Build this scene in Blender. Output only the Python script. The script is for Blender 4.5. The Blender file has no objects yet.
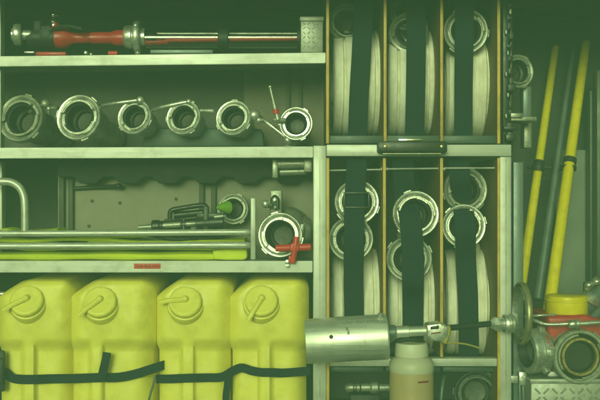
import bpy, bmesh, math, random
from mathutils import Vector, Matrix
random.seed(11)
PI = math.pi
sc = bpy.context.scene
COL = sc.collection

# ------------------------------------------------------------------ layout
D = 2.2            # camera to the front plane of the locker (m)
S = 0.0024         # metres per photo pixel on that front plane
H = 1.5            # camera height

def W(px, py, d=0.0):
    f = (D + d) / D
    return Vector(((px - 300) * S * f, d, H + (200 - py) * S * f))
def L(n, d=0.0):
    return n * S * (D + d) / D

# ------------------------------------------------------------------ materials
MATS = {}
def mat(name, col, metal=0.0, rough=0.5, nscale=30.0, var=0.18, bump=0.0, bscale=None,
        stretch=(1, 1, 1), dirt=None, dirt_amt=0.0, dirt_scale=9.0, spec=0.5, trans=0.0, rvar=0.12, sss=0.0, coat=0.0, bdist=0.002):
    m = bpy.data.materials.new(name); m.use_nodes = True
    nt = m.node_tree; n = nt.nodes; l = nt.links
    b = n['Principled BSDF']
    tc = n.new('ShaderNodeTexCoord')
    mp = n.new('ShaderNodeMapping'); mp.inputs['Scale'].default_value = stretch
    l.new(tc.outputs['Object'], mp.inputs[0])
    nz = n.new('ShaderNodeTexNoise'); nz.inputs['Scale'].default_value = nscale
    nz.inputs['Detail'].default_value = 6; nz.inputs['Roughness'].default_value = 0.62
    l.new(mp.outputs[0], nz.inputs['Vector'])
    rp = n.new('ShaderNodeMapRange')
    rp.inputs['From Min'].default_value = 0.3; rp.inputs['From Max'].default_value = 0.7
    rp.inputs['To Min'].default_value = 1 - var; rp.inputs['To Max'].default_value = 1 + var
    l.new(nz.outputs[0], rp.inputs[0])
    mx = n.new('ShaderNodeMix'); mx.data_type = 'RGBA'; mx.blend_type = 'MULTIPLY'
    mx.inputs[0].default_value = 1; mx.inputs[6].default_value = (*col, 1)
    l.new(rp.outputs[0], mx.inputs[7])
    out = mx.outputs[2]
    if dirt is not None:
        dz = n.new('ShaderNodeTexNoise'); dz.inputs['Scale'].default_value = dirt_scale
        dz.inputs['Detail'].default_value = 8; dz.inputs['Roughness'].default_value = 0.7
        l.new(tc.outputs['Object'], dz.inputs['Vector'])
        dr = n.new('ShaderNodeMapRange')
        dr.inputs['From Min'].default_value = 0.48; dr.inputs['From Max'].default_value = 0.72
        dr.inputs['To Min'].default_value = 0; dr.inputs['To Max'].default_value = dirt_amt
        l.new(dz.outputs[0], dr.inputs[0])
        m2 = n.new('ShaderNodeMix'); m2.data_type = 'RGBA'
        m2.inputs[7].default_value = (*dirt, 1)
        l.new(dr.outputs[0], m2.inputs[0]); l.new(out, m2.inputs[6]); out = m2.outputs[2]
    l.new(out, b.inputs['Base Color'])
    rr = n.new('ShaderNodeMapRange')
    rr.inputs['From Min'].default_value = 0.3; rr.inputs['From Max'].default_value = 0.7
    rr.inputs['To Min'].default_value = max(0.02, rough - rvar); rr.inputs['To Max'].default_value = min(1, rough + rvar)
    l.new(nz.outputs[0], rr.inputs[0]); l.new(rr.outputs[0], b.inputs['Roughness'])
    b.inputs['Metallic'].default_value = metal
    b.inputs['Specular IOR Level'].default_value = spec
    b.inputs['Transmission Weight'].default_value = trans
    if sss: 
        b.inputs['Subsurface Weight'].default_value = sss
        b.inputs['Subsurface Radius'].default_value = (.03, .03, .012)
        b.inputs['Subsurface Scale'].default_value = 1.0
    if coat: b.inputs['Coat Weight'].default_value = coat
    if bump:
        bz = n.new('ShaderNodeTexNoise'); bz.inputs['Scale'].default_value = bscale or nscale * 3
        bz.inputs['Detail'].default_value = 4
        l.new(mp.outputs[0], bz.inputs['Vector'])
        bp = n.new('ShaderNodeBump'); bp.inputs['Strength'].default_value = bump; bp.inputs['Distance'].default_value = bdist
        l.new(bz.outputs[0], bp.inputs['Height']); l.new(bp.outputs[0], b.inputs['Normal'])
    MATS[name] = m
    return m

ALU   = mat('shelf_aluminium', (.52, .53, .50), .3, .5, 26, .12, .12, 60, (.15, 1, 2.2), (.20, .19, .14), .6, 14)
ALUT  = mat('tread_plate_aluminium', (.30, .31, .285), .45, .46, 40, .16, .2, 160, dirt=(.16, .155, .12), dirt_amt=.7, dirt_scale=24)
ALUP  = mat('post_aluminium', (.52, .53, .50), .3, .5, 26, .12, .12, 60, (2.2, 1, .15), (.20, .19, .14), .6, 10)
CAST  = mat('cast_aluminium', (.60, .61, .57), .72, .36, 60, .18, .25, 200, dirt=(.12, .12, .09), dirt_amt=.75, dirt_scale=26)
CASTD = mat('worn_shaded_aluminium', (.34, .35, .30), .6, .45, 60, .2, .25, 200, dirt=(.10, .10, .07), dirt_amt=.75, dirt_scale=26)  # worn castings; also darkens the low fitting in place of bay shade
STEEL = mat('brushed_steel', (.66, .67, .63), .7, .44, 40, .10, .10, 120, (.1, 3, 3), (.3, .29, .22), .35, 20)
TUBE  = mat('painted_tube', (.50, .51, .48), .4, .42, 30, .1, .06, dirt=(.25, .24, .18), dirt_amt=.5, dirt_scale=22)
CHROME= mat('chrome', (.85, .85, .82), 1, .14, 40, .05)
RUB   = mat('black_rubber', (.012, .013, .012), 0, .6, 60, .3, .15)
BORE  = mat('dark_bore', (.03, .032, .026), .3, .5, 50, .4, .2, dirt=(.10, .095, .05), dirt_amt=.7, dirt_scale=24)
PLAS  = mat('black_plastic', (.014, .016, .014), 0, .42, 60, .25, .1)
WEB   = mat('black_webbing', (.012, .024, .036), 0, .75, 160, .5, .8, 420, (1, 1, 3), spec=.2)
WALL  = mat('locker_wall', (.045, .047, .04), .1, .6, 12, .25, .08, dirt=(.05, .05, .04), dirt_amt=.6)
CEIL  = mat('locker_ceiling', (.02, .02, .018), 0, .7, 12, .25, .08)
PANEL = mat('back_panel_grey', (.19, .178, .14), .15, .55, 9, .16, .08, dirt=(.16, .14, .09), dirt_amt=.7, dirt_scale=5)
PANELR = mat('back_panel_umber', (.13, .11, .08), .1, .6, 9, .2, .08, dirt=(.06, .05, .035), dirt_amt=.7, dirt_scale=6)
PANELB = mat('back_panel_brown', (.05, .05, .04), .1, .6, 9, .2, .08, dirt=(.10, .09, .06), dirt_amt=.7, dirt_scale=5)
PANELD= mat('back_panel_dark', (.06, .058, .05), .1, .6, 9, .2, .08, dirt=(.05, .045, .03), dirt_amt=.7, dirt_scale=5)
PLY   = mat('varnished_plywood', (.60, .37, .09), 0, .55, 22, .28, .1, stretch=(6, 6, .4), dirt=(.18, .09, .03), dirt_amt=.55, dirt_scale=18)
PLYF  = mat('brown_board_face', (.15, .085, .03), 0, .6, 22, .28, .1, stretch=(6, 6, .4), dirt=(.07, .05, .03), dirt_amt=.6, dirt_scale=12)
TRAY  = mat('bay_floor_plate', (.05, .075, .07), .2, .5, 20, .2, .08)
HOSE  = mat('white_hose_jacket', (.86, .83, .71), 0, .85, 60, .13, .5, 120, (2.6, .35, .35), (.40, .36, .22), .5, 11, spec=.2)
HOSEB = mat('ivory_hose_jacket', (.84, .80, .66), 0, .85, 60, .14, .5, 120, (2.6, .35, .35), (.40, .35, .22), .5, 9, spec=.2)
TANK  = mat('yellow_tank_plastic', (.80, .73, .12), 0, .45, 14, .07, .06, 50, dirt=(.56, .50, .08), dirt_amt=.6, dirt_scale=15, sss=.45)
CAPM  = mat('yellow_cap_plastic', (.81, .74, .13), 0, .48, 20, .07, .08, 60, dirt=(.40, .38, .04), dirt_amt=.5, dirt_scale=20, sss=.1)
LIME  = mat('lime_fabric', (.60, .68, .035), 0, .62, 16, .16, .5, 26, (.4, 1, 1), bdist=.006)
RED   = mat('red_paint', (.44, .018, .018), 0, .42, 30, .2, .15, dirt=(.10, .03, .02), dirt_amt=.6, dirt_scale=24)
REDB  = mat('red_plastic', (.56, .022, .022), 0, .4, 40, .12, .08)
LABR  = mat('red_label', (.55, .05, .03), 0, .55, 90, .25)
YEL   = mat('yellow_pole_paint', (.74, .60, .004), 0, .4, 26, .06, .06, dirt=(.34, .28, .02), dirt_amt=.4, dirt_scale=60)
YCAP  = mat('yellow_cap', (.72, .58, .005), 0, .4, 30, .1, .08)
GREYP = mat('grey_pole', (.14, .175, .175), .35, .42, 30, .12, .05)
BRASS = mat('brass', (.62, .50, .22), .85, .33, 60, .15, .15, dirt=(.12, .1, .05), dirt_amt=.5, dirt_scale=30)
BOTT  = mat('milky_bottle', (.50, .48, .38), 0, .45, 18, .06, .04, sss=.2)
LIQ   = mat('amber_liquid', (.44, .33, .18), 0, .42, 12, .08, sss=.15)
BCAP  = mat('white_cap_plastic', (.58, .57, .47), 0, .5, 20, .05, .05)
CORD  = mat('yellow_cord', (.34, .27, .07), 0, .7, 200, .2, .4)
INK   = mat('grey_ink', (.20, .21, .19), 0, .6, 90, .3)
INKR  = mat('dark_red_ink', (.20, .02, .015), 0, .6, 90, .3)
WHITE = mat('white_paint', (.75, .74, .66), 0, .5, 90, .1)
CLEAR = mat('clear_tube_plastic', (.93, .95, .93), 0, .03, 30, .02, trans=1, rvar=.02)
GREEN = mat('lime_plug', (.16, .34, .02), 0, .55, 40, .1)

# ------------------------------------------------------------------ mesh helpers (all in world metres)
def frame(axis, up=(0, 0, 1)):
    t = Vector(axis).normalized(); u = Vector(up)
    if abs(t.dot(u)) > .97: u = Vector((1, 0, 0))
    x = u.cross(t).normalized(); y = t.cross(x).normalized()
    return x, y, t

def lathe(bm, o, axis, prof, seg=48, closed=False, a0=0, a1=2 * PI, up=(0, 0, 1), wob=None):
    """prof: list of (r, t); t runs along axis"""
    x, y, t = frame(axis, up); o = Vector(o)
    full = abs(a1 - a0 - 2 * PI) < 1e-6
    n = seg if full else seg + 1
    rings = []
    for (r, tt) in prof:
        if r < 1e-7:
            rings.append([bm.verts.new(o + t * tt)]); continue
        ring = []
        for i in range(n):
            a = a0 + (a1 - a0) * i / seg
            rr = r * (wob(a, tt) if wob else 1)
            ring.append(bm.verts.new(o + t * tt + x * (rr * math.cos(a)) + y * (rr * math.sin(a))))
        rings.append(ring)
    pairs = list(zip(rings[:-1], rings[1:]))
    if closed: pairs.append((rings[-1], rings[0]))
    for A, B in pairs:
        m = n if full else n - 1
        for i in range(m):
            j = (i + 1) % n
            if len(A) == 1 and len(B) == 1: continue
            if len(A) == 1: f = (A[0], B[i], B[j])
            elif len(B) == 1: f = (A[i], A[j], B[0])
            else: f = (A[i], A[j], B[j], B[i])
            try: bm.faces.new(f)
            except ValueError: pass
    if not full:
        for k in (0, -1):
            vs = [r[k] for r in rings if len(r) > 1]
            if len(vs) > 2:
                try: bm.faces.new(vs)
                except ValueError: pass

def arcblock(bm, o, axis, r0, r1, t0, t1, a0, a1, seg=18, up=(0, 0, 1)):
    b = min(r1 - r0, abs(t1 - t0)) * .18
    lathe(bm, o, axis, [(r0, t0), (r1 - b, t0), (r1, t0 + b), (r1, t1 - b), (r1 - b, t1), (r0 + b, t1), (r0, t1 - b)], seg, True, math.radians(a0), math.radians(a1), up)

def cyl(bm, p0, p1, r0, r1=None, seg=24, bev=0.0):
    p0 = Vector(p0); p1 = Vector(p1); r1 = r0 if r1 is None else r1
    ln = (p1 - p0).length
    b = bev
    pr = [(0, 0), (r0 - b, 0), (r0, b), (r1, ln - b), (r1 - b, ln), (0, ln)] if b else [(0, 0), (r0, 0), (r1, ln), (0, ln)]
    lathe(bm, p0, p1 - p0, pr, seg)

def ball(bm, c, r, seg=20, sz=1.0, axis=(0, 0, 1)):
    pr = [(r * math.sin(PI * i / 12), -r * sz * math.cos(PI * i / 12)) for i in range(13)]
    pr[0] = (0, -r * sz); pr[-1] = (0, r * sz)
    lathe(bm, c, axis, pr, seg)

def box(bm, c, size, axes=None, bev=0.0, seg=2):
    c = Vector(c); ax = axes or (Vector((1, 0, 0)), Vector((0, 1, 0)), Vector((0, 0, 1)))
    tb = bmesh.new(); bmesh.ops.create_cube(tb, size=1)
    for v in tb.verts: v.co = Vector((v.co.x * size[0], v.co.y * size[1], v.co.z * size[2]))
    if bev: bmesh.ops.bevel(tb, geom=list(tb.edges), offset=bev, segments=seg, profile=.5, affect='EDGES')
    M = [ax[0], ax[1], ax[2]]
    mp = {}
    for v in tb.verts: mp[v] = bm.verts.new(c + M[0] * v.co.x + M[1] * v.co.y + M[2] * v.co.z)
    for f in tb.faces:
        try: bm.faces.new([mp[v] for v in f.verts])
        except ValueError: pass
    tb.free()

def pbox(bm, x0, y0, x1, y1, d0, d1, bev=0.0):
    """box whose front face covers photo pixels x0..x1, y0..y1 at depth d0"""
    a = W(x0, y1, d0); b = W(x1, y0, d0)
    box(bm, ((a.x + b.x) / 2, (d0 + d1) / 2, (a.z + b.z) / 2), (b.x - a.x, d1 - d0, b.z - a.z), bev=bev)

def smooth_path(pts, k=8):
    P = [Vector(p) for p in pts]
    if len(P) < 3: return P
    out = []
    for i in range(len(P) - 1):
        a = P[max(i - 1, 0)]; b = P[i]; c = P[i + 1]; d = P[min(i + 2, len(P) - 1)]
        for j in range(k):
            t = j / k
            out.append(.5 * ((2 * b) + (c - a) * t + (2 * a - 5 * b + 4 * c - d) * t * t + (3 * b - a - 3 * c + d) * t ** 3))
    out.append(P[-1]); return out

def sweep(bm, pts, prof, up=(0, 0, 1), cap=True):
    """prof: list of (u,v) offsets swept along pts"""
    rings = []; prevx = None
    for i, p in enumerate(pts):
        t = (pts[min(i + 1, len(pts) - 1)] - pts[max(i - 1, 0)]).normalized()
        if prevx is None:
            x, y, _ = frame(t, up)
        else:
            x = (prevx - t * prevx.dot(t)).normalized(); y = t.cross(x).normalized()
        prevx = x
        rings.append([bm.verts.new(p + x * u + y * v) for u, v in prof])
    n = len(prof)
    for A, B in zip(rings[:-1], rings[1:]):
        for i in range(n):
            j = (i + 1) % n; bm.faces.new((A[i], A[j], B[j], B[i]))
    if cap:
        bm.faces.new(rings[0]); bm.faces.new(rings[-1])

def tube(bm, pts, r, seg=14, k=8, sm=True):
    P = smooth_path(pts, k) if sm else [Vector(p) for p in pts]
    sweep(bm, P, [(r * math.cos(2 * PI * i / seg), r * math.sin(2 * PI * i / seg)) for i in range(seg)])

def ribbon(bm, pts, w, th, side=(1, 0, 0), k=8, twist=0.0):
    """flat webbing along pts, its width along `side`"""
    P = smooth_path(pts, k); s0 = Vector(side); rings = []
    for i, p in enumerate(P):
        t = (P[min(i + 1, len(P) - 1)] - P[max(i - 1, 0)]).normalized()
        s = (s0 - t * s0.dot(t)).normalized(); nn = t.cross(s).normalized()
        if twist:
            a = twist * math.sin(i * .5); s, nn = s * math.cos(a) + nn * math.sin(a), nn * math.cos(a) - s * math.sin(a)
        e = th * .5
        pr = [(-w / 2 + e, -e), (-w * .2, -e * .8), (w * .2, -e * .8), (w / 2 - e, -e), (w / 2, 0), (w / 2 - e, e), (w * .2, e * .8), (-w * .2, e * .8), (-w / 2 + e, e), (-w / 2, 0)]
        rings.append([bm.verts.new(p + s * u + nn * v) for u, v in pr])
    n = len(rings[0])
    for A, B in zip(rings[:-1], rings[1:]):
        for i in range(n):
            j = (i + 1) % n; bm.faces.new((A[i], A[j], B[j], B[i]))
    bm.faces.new(rings[0]); bm.faces.new(rings[-1])

def prism(bm, poly, d0, d1, bev=.01, seg=4):
    """poly in photo pixels (at depth d0), extruded straight back to d1"""
    tb = bmesh.new()
    f = [tb.verts.new(W(x, y, d0)) for x, y in poly]
    b = [tb.verts.new(Vector((v.co.x, d1, v.co.z))) for v in f]
    n = len(f)
    tb.faces.new(f); tb.faces.new(b[::-1])
    for i in range(n): tb.faces.new((f[i], b[i], b[(i + 1) % n], f[(i + 1) % n]))
    bmesh.ops.recalc_face_normals(tb, faces=tb.faces)
    if bev: bmesh.ops.bevel(tb, geom=list(tb.edges), offset=bev, segments=seg, profile=.5, affect='EDGES', clamp_overlap=True)
    mp = {v: bm.verts.new(v.co) for v in tb.verts}
    for fc in tb.faces:
        try: bm.faces.new([mp[v] for v in fc.verts])
        except ValueError: pass
    tb.free()

# ------------------------------------------------------------------ object helpers
def obj(name, bm, m, parent=None, angle=38, label=None):
    bmesh.ops.remove_doubles(bm, verts=bm.verts, dist=1e-6)
    bmesh.ops.recalc_face_normals(bm, faces=bm.faces)
    me = bpy.data.meshes.new(name)
    root = parent
    while root is not None and root.parent is not None: root = root.parent
    if root is not None:
        off = root.location.copy()
    else:
        lo = Vector((min(v.co.x for v in bm.verts), min(v.co.y for v in bm.verts), min(v.co.z for v in bm.verts)))
        hi = Vector((max(v.co.x for v in bm.verts), max(v.co.y for v in bm.verts), max(v.co.z for v in bm.verts)))
        off = Vector(((lo.x + hi.x) / 2, (lo.y + hi.y) / 2, lo.z))
    for v in bm.verts: v.co -= off
    for f in bm.faces: f.smooth = True
    bm.to_mesh(me); bm.free()
    me.set_sharp_from_angle(angle=math.radians(angle))
    me.materials.append(m)
    o = bpy.data.objects.new(name, me); COL.objects.link(o)
    if parent is None: o.location = off
    else: o.parent = parent
    if label: o['label'] = label
    return o

def islands(name, bm, m, parent, angle=38):
    """one object per connected piece"""
    seen = set(); outs = []
    for v0 in list(bm.verts):
        if v0 in seen: continue
        comp = []; stack = [v0]; seen.add(v0)
        while stack:
            v = stack.pop(); comp.append(v)
            for e in v.link_edges:
                o_ = e.other_vert(v)
                if o_ not in seen: seen.add(o_); stack.append(o_)
        nb = bmesh.new(); mp = {v: nb.verts.new(v.co) for v in comp}; fs = set()
        for v in comp:
            for f in v.link_faces: fs.add(f)
        for f in fs: nb.faces.new([mp[v] for v in f.verts])
        outs.append(obj(name, nb, m, parent, angle))
    bm.free(); return outs

def B(): return bmesh.new()

def thing(name, loc, label, cat, group=None):
    o = bpy.data.objects.new(name, None); COL.objects.link(o)
    o.location = loc; o.empty_display_size = .02
    o['label'] = label; o['category'] = cat
    if group: o['group'] = group
    return o
def tag(o, label, cat, group=None):
    o['label'] = label; o['category'] = cat
    if group: o['group'] = group
    return o
def struct(o):
    o['kind'] = 'structure'; return o

# ------------------------------------------------------------------ storz style hose coupling
def coupling(parent, c, axis, R, m=CAST, rot=0, depth=1.25, inner=.60, name='coupling', lugs=True, rubber=RUB, bore=BORE, neck=.74):
    """face centre c, axis points out of the face; sub-parts: seal, claw_ring"""
    bm = B()
    lathe(bm, c, axis, [(inner * R, -depth * R), (inner * R, -.30 * R), (inner * R * 1.02, -.2 * R), (.66 * R, -.16 * R), (.80 * R, -.16 * R), (.81 * R, -.07 * R), (.835 * R, -.05 * R), (.93 * R, 0), (.965 * R, 0), (R, -.04 * R),
                        (R, -.30 * R), (.955 * R, -.34 * R), (.88 * R, -.36 * R), (.86 * R, -.50 * R), (.90 * R, -.54 * R), (.90 * R, -.66 * R), (.80 * R, -.74 * R), (neck * R, -.80 * R), (neck * R, -depth * R)], 64, True)
    if lugs:
        for k in range(3):
            a = rot + 35 + 120 * k
            arcblock(bm, c, axis, .95 * R, 1.07 * R, -.30 * R, -.06 * R, a - 9, a + 9, 6)
    body = obj(name, bm, m, parent)
    bm = B()
    for k in (0, 180):
        arcblock(bm, c, axis, .665 * R, .775 * R, -.155 * R, .03 * R, rot + k + 12, rot + k + 148, 26)
        arcblock(bm, c, axis, .72 * R, .835 * R, -.05 * R, .05 * R, rot + k + 100, rot + k + 150, 10)
    obj('claw_ring', bm, m, body)
    bm = B()
    lathe(bm, c, axis, [(inner * R * .93, -.32 * R), (inner * R * .93, -.13 * R), (.62 * R, -.09 * R), (.665 * R, -.12 * R), (.665 * R, -.32 * R)], 48, True)
    obj('seal', bm, rubber, body)
    bm = B()
    x, y, t = frame(axis)
    lathe(bm, c, axis, [(inner * R * .99, -depth * R * .98), (inner * R * .99, -.33 * R), (inner * R * .96, -.33 * R), (inner * R * .9, -.7 * R), (inner * R * .74, -.75 * R), (inner * R * .70, -.95 * R), (0, -1.0 * R)], 40)
    obj('bore', bm, bore, body)
    return body

# =================================================================== SETTING
X0, X1, YT, YB = -75, 690, -22, 432
DB = .52
bm = B(); pbox(bm, X0 - 30, YT - 40, X1 + 30, YB + 40, DB, DB + .02); struct(obj('back_wall', bm, WALL))
a = W(X0, YT); b = W(X1, YB)
bm = B(); box(bm, (a.x - .01, DB / 2 - .03, (a.z + b.z) / 2), (.02, DB + .06, a.z - b.z)); struct(obj('side_wall', bm, WALL))
bm = B(); box(bm, (b.x + .01, DB / 2 - .03, (a.z + b.z) / 2), (.02, DB + .06, a.z - b.z)); struct(obj('side_wall', bm, WALL))
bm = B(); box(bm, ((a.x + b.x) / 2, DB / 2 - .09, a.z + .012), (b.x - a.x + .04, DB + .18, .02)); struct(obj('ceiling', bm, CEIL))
bm = B(); box(bm, ((a.x + b.x) / 2, DB / 2 - .03, b.z - .012), (b.x - a.x + .04, DB + .06, .02)); struct(obj('floor', bm, WALL))
FLOORZ = b.z
bm = B(); box(bm, ((a.x + b.x) / 2, -.15, H + .496 + .05), (b.x - a.x + .04, .05, .10), bev=.01); struct(obj('shade_lip', bm, CEIL))  # unseen bar added above the opening to shade the upper items

# =================================================================== LEFT SHELVING
shv = thing('equipment_shelving', W(150, YB, .2), 'silver aluminium shelf unit with three long shelves holding nozzles on the left', 'shelving')
def shelf(x0, x1, yl0, yl1, yr0, yr1, d1=.40, sag=0):
    bm = B()
    # lip: slightly tilted profile
    p = [W(x0, yl0), W(x1, yr0), W(x1, yr1), W(x0, yl1)]
    th = .004
    f = [bm.verts.new(q) for q in p]; k = [bm.verts.new(q + Vector((0, th, 0))) for q in p]
    bm.faces.new(f); bm.faces.new(k[::-1])
    for i in range(4): bm.faces.new((f[i], k[i], k[(i + 1) % 4], f[(i + 1) % 4]))
    bmesh.ops.recalc_face_normals(bm, faces=bm.faces)
    bmesh.ops.bevel(bm, geom=list(bm.edges), offset=.0012, segments=2, affect='EDGES')
    # plate just under the lip's top edge, and a return flange below
    for dz, d0, dd in ((-.004, .0045, d1), (None, .0045, .022)):
        zl = (p[0].z + dz) if dz is not None else p[3].z + .003
        zr = (p[1].z + dz) if dz is not None else p[2].z + .003
        v = []
        for (X, Z) in ((p[0].x, zl), (p[1].x, zr)):
            for yy in (d0, dd):
                for h in (0, -.002): v.append(bm.verts.new((X, yy, Z + h)))
        # order: l(front top, front bot, back top, back bot), r(...)
        l0, l1, l2, l3, r0, r1, r2, r3 = v
        for fc in ((l0, r0, r2, l2), (l1, l3, r3, r1), (l0, l1, r1, r0), (l2, r2, r3, l3), (l0, l2, l3, l1), (r0, r1, r3, r2)): bm.faces.new(fc)
    return obj('shelf', bm, ALU, shv, 25)
shelf(-72, 325.5, 57, 67, 52.5, 63)
shelf(-72, 313, 148, 158.5, 146.5, 157.5)
s3 = shelf(-72, 312.5, 261, 272.5, 261, 272.5)
bm = B(); pbox(bm, 134, 263.6, 160.5, 268.8, -.0006, .0003, .0004); lb = obj('label_strip', bm, LABR, s3, label='small red label strip on the lowest shelf edge')
bm = B()
for i, x in enumerate([137, 139.5, 141.6, 144.5, 146.8, 149.2, 152.4, 154.6, 157]):
    pbox(bm, x, 265.3, x + 1.2 + .5 * (i % 2), 267.1, -.0009, -.0005)
obj('label_writing', bm, INKR, s3)
bm = B(); pbox(bm, 126.5, 264.6, 130.5, 267.2, -.0006, .0003, .0003); obj('small_sticker', bm, WHITE, s3)
# left upright, barely seen at the picture's edge
bm = B(); pbox(bm, -6, -18, .8, 150, .03, .06, .002); pbox(bm, -6, 162, 2, 258, .10, .13, .002); obj('upright', bm, ALUP, shv)
# back panels behind each shelf space
bm = B(); pbox(bm, -74, 60, 327, 152, .245, .251); obj('back_panel', bm, PANELB, shv)
bm = B(); pbox(bm, 244, 62, 326, 150, .225, .235); obj('back_panel', bm, PANELR, shv)
bm = B(); pbox(bm, 286, 66, 290, 150, .21, .224, .002); pbox(bm, 299, 66, 302, 150, .21, .224, .002); islands('panel_batten', bm, PANELD, shv)
bm = B(); pbox(bm, 58, 150, 322, 264, .20, .206); bb = obj('back_panel', bm, PANEL, shv, label='pale grey back panel behind the yellow hose')
bm = B()
for px in (59, 68, 199, 211): pbox(bm, px, 166, px + 5, 260, .185, .199, .003)
islands('panel_batten', bm, PANELD, shv)
bm = B()
for (px, py) in ((92, 201), (120, 203), (89, 226), (176, 199), (258, 180)): lathe(bm, W(px, py, .1995), (0, -1, 0), [(.0045, 0), (.0045, .0008), (.003, .0016), (0, .0018)], 16)
islands('rivet', bm, PANELD, shv)
# dark scalloped strip below the middle shelf
bm = B()
xs = [60]; 
poly = [(58, 160), (312, 160), (312, 181)]
for cx in (288, 247, 207, 167, 128, 88):
    poly += [(cx + 15, 177), (cx + 8, 183.5), (cx - 8, 183.5), (cx - 15, 177)]
poly += [(58, 177)]
prism(bm, poly, .145, .185, .003, 2)
obj('scalloped_strip', bm, RUB, shv)

# =================================================================== HOSE RACK (middle)
rk = thing('hose_rack', W(413, YB, .2), 'aluminium framed rack with plywood dividers storing rolled hoses', 'rack')
bm = B(); pbox(bm, 313.2, 145.5, 326.2, YB, -.002, .04, .002); 
obj('post', bm, ALUP, rk)
bm = B(); pbox(bm, 500, 156.7, 511.5, YB, -.002, .04, .002)
obj('post', bm, ALUP, rk)
bm = B(); pbox(bm, 326.5, 144.5, 511.5, 156.2, -.002, .04, .002); obj('top_rail', bm, ALU, rk)
bm = B()
for px in (319.4,): pbox(bm, px, 160, px + .9, 398, -.0026, -.001, 0)
for px in (505.6,): pbox(bm, px, 160, px + .9, 398, -.0026, -.001, 0)
islands('post_groove', bm, CASTD, rk)
bm = B(); pbox(bm, 329.2, 358.5, 497.2, 366.5, .004, .035, .002); obj('bottom_rail', bm, ALU, rk)
for (px, y0, y1) in ((327.6, -18, 143.6), (385, -18, 143.6), (441.5, -18, 143.6), (498.5, -18, 143.6),
                     (327.8, 158, 430), (384.3, 158, 357), (441.4, 158, 357), (498.6, 158, 430)):
    bm = B(); a = W(px - 1.5, y1, .002); b2 = W(px + 1.5, y0, .002)
    box(bm, ((a.x + b2.x) / 2, .19, (a.z + b2.z) / 2), (b2.x - a.x, .376, b2.z - a.z), bev=.0012)
    dv = obj('divider', bm, PLYF, rk)
    bm = B(); box(bm, ((a.x + b2.x) / 2, -.0002, (a.z + b2.z) / 2), (b2.x - a.x, .004, b2.z - a.z), bev=.001); obj('edge_band', bm, PLY, dv)
bm = B()
for x0, x1 in ((329.2, 383.4), (386.6, 439.9), (443.1, 497)): pbox(bm, x0, 135.5, x1, 143.4, .012, .37, .0015)
islands('bay_floor', bm, TRAY, rk)
bm = B()
for x0, x1 in ((329.5, 383), (386, 440), (443, 497)): pbox(bm, x0, 367, x1, 372, .05, .37, .0015)
islands('lower_bay_floor', bm, TRAY, rk)
bm = B(); pbox(bm, 326, -18, 512, 430, .385, .40); obj('back_panel', bm, PANELD, rk)
bm = B(); tube(bm, [W(329, 170.5, .03), W(383, 169.5, .03)], .0022, 8, sm=False); tube(bm, [W(386, 169, .03), W(440, 168.4, .03)], .0022, 8, sm=False); tube(bm, [W(443, 168.2, .03), W(497, 168, .03)], .0022, 8, sm=False)
for px in (383.2, 385.5, 440.2, 442.8): cyl(bm, W(px - 2.2, 169, .03), W(px + 2.2, 169, .03), .005, .005, 12)
islands('retaining_rod', bm, TUBE, rk)
# pull handle
bm = B(); pbox(bm, 377.5, 141, 447.5, 152.6, -.032, -.006, .005); hd = obj('pull_handle', bm, PLAS, rk)
bm = B()
for px in (385.3, 441.7): lathe(bm, W(px, 146.5, -.0322), (0, -1, 0), [(.0042, -.001), (.0042, .0008), (.003, .0016), (0, .0016)], 16)
islands('screw', bm, BRASS, hd)
bm = B(); cyl(bm, W(383, 153.8, -.03), W(441, 153.6, -.03), .0022, .0022, 10); obj('grip_bar', bm, CHROME, hd)
bm = B(); pbox(bm, 398.5, 138.8, 421.5, 141.2, .004, .012, .001); obj('highlight_strip', bm, CHROME, rk)  # bright strip added as the highlight above the handle
# latch hardware on the rack's right flank
bm = B(); pbox(bm, 503, -18, 509, 146, .03, .05, .002); pbox(bm, 510, -18, 513, 152, .05, .08, .002)
for k in range(13): y_ = 2 + k * 11 + random.uniform(-2.5, 2.5); pbox(bm, 508.5 + random.uniform(-1.5, 1), y_, 512.5 + random.uniform(-1, 1.5), y_ + random.uniform(3, 8), .02 + random.uniform(0, .012), .045, .0012)
pbox(bm, 504, 126, 519, 130, .012, .03, .002); pbox(bm, 506, 134, 516, 141, .01, .03, .002); pbox(bm, 508, 84, 516, 91, .015, .04, .002)
obj('latch_rail', bm, PLAS, rk)
bm = B()
pbox(bm, 509.5, 8.5, 512, 14, .012, .02, .001); pbox(bm, 511, 113, 523, 117.5, .02, .035, .001)
for k in range(5): pbox(bm, 505.5 + (k % 2) * 2, 30 + 21 * k, 507 + (k % 2) * 2, 34 + 21 * k, .016, .028, .0005)
islands('latch_bolt', bm, CASTD, rk)
bm = B(); pbox(bm, 513.4, 162, 523.5, 430, .05, .09, .002); obj('side_rail', bm, GREYP, rk)

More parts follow.
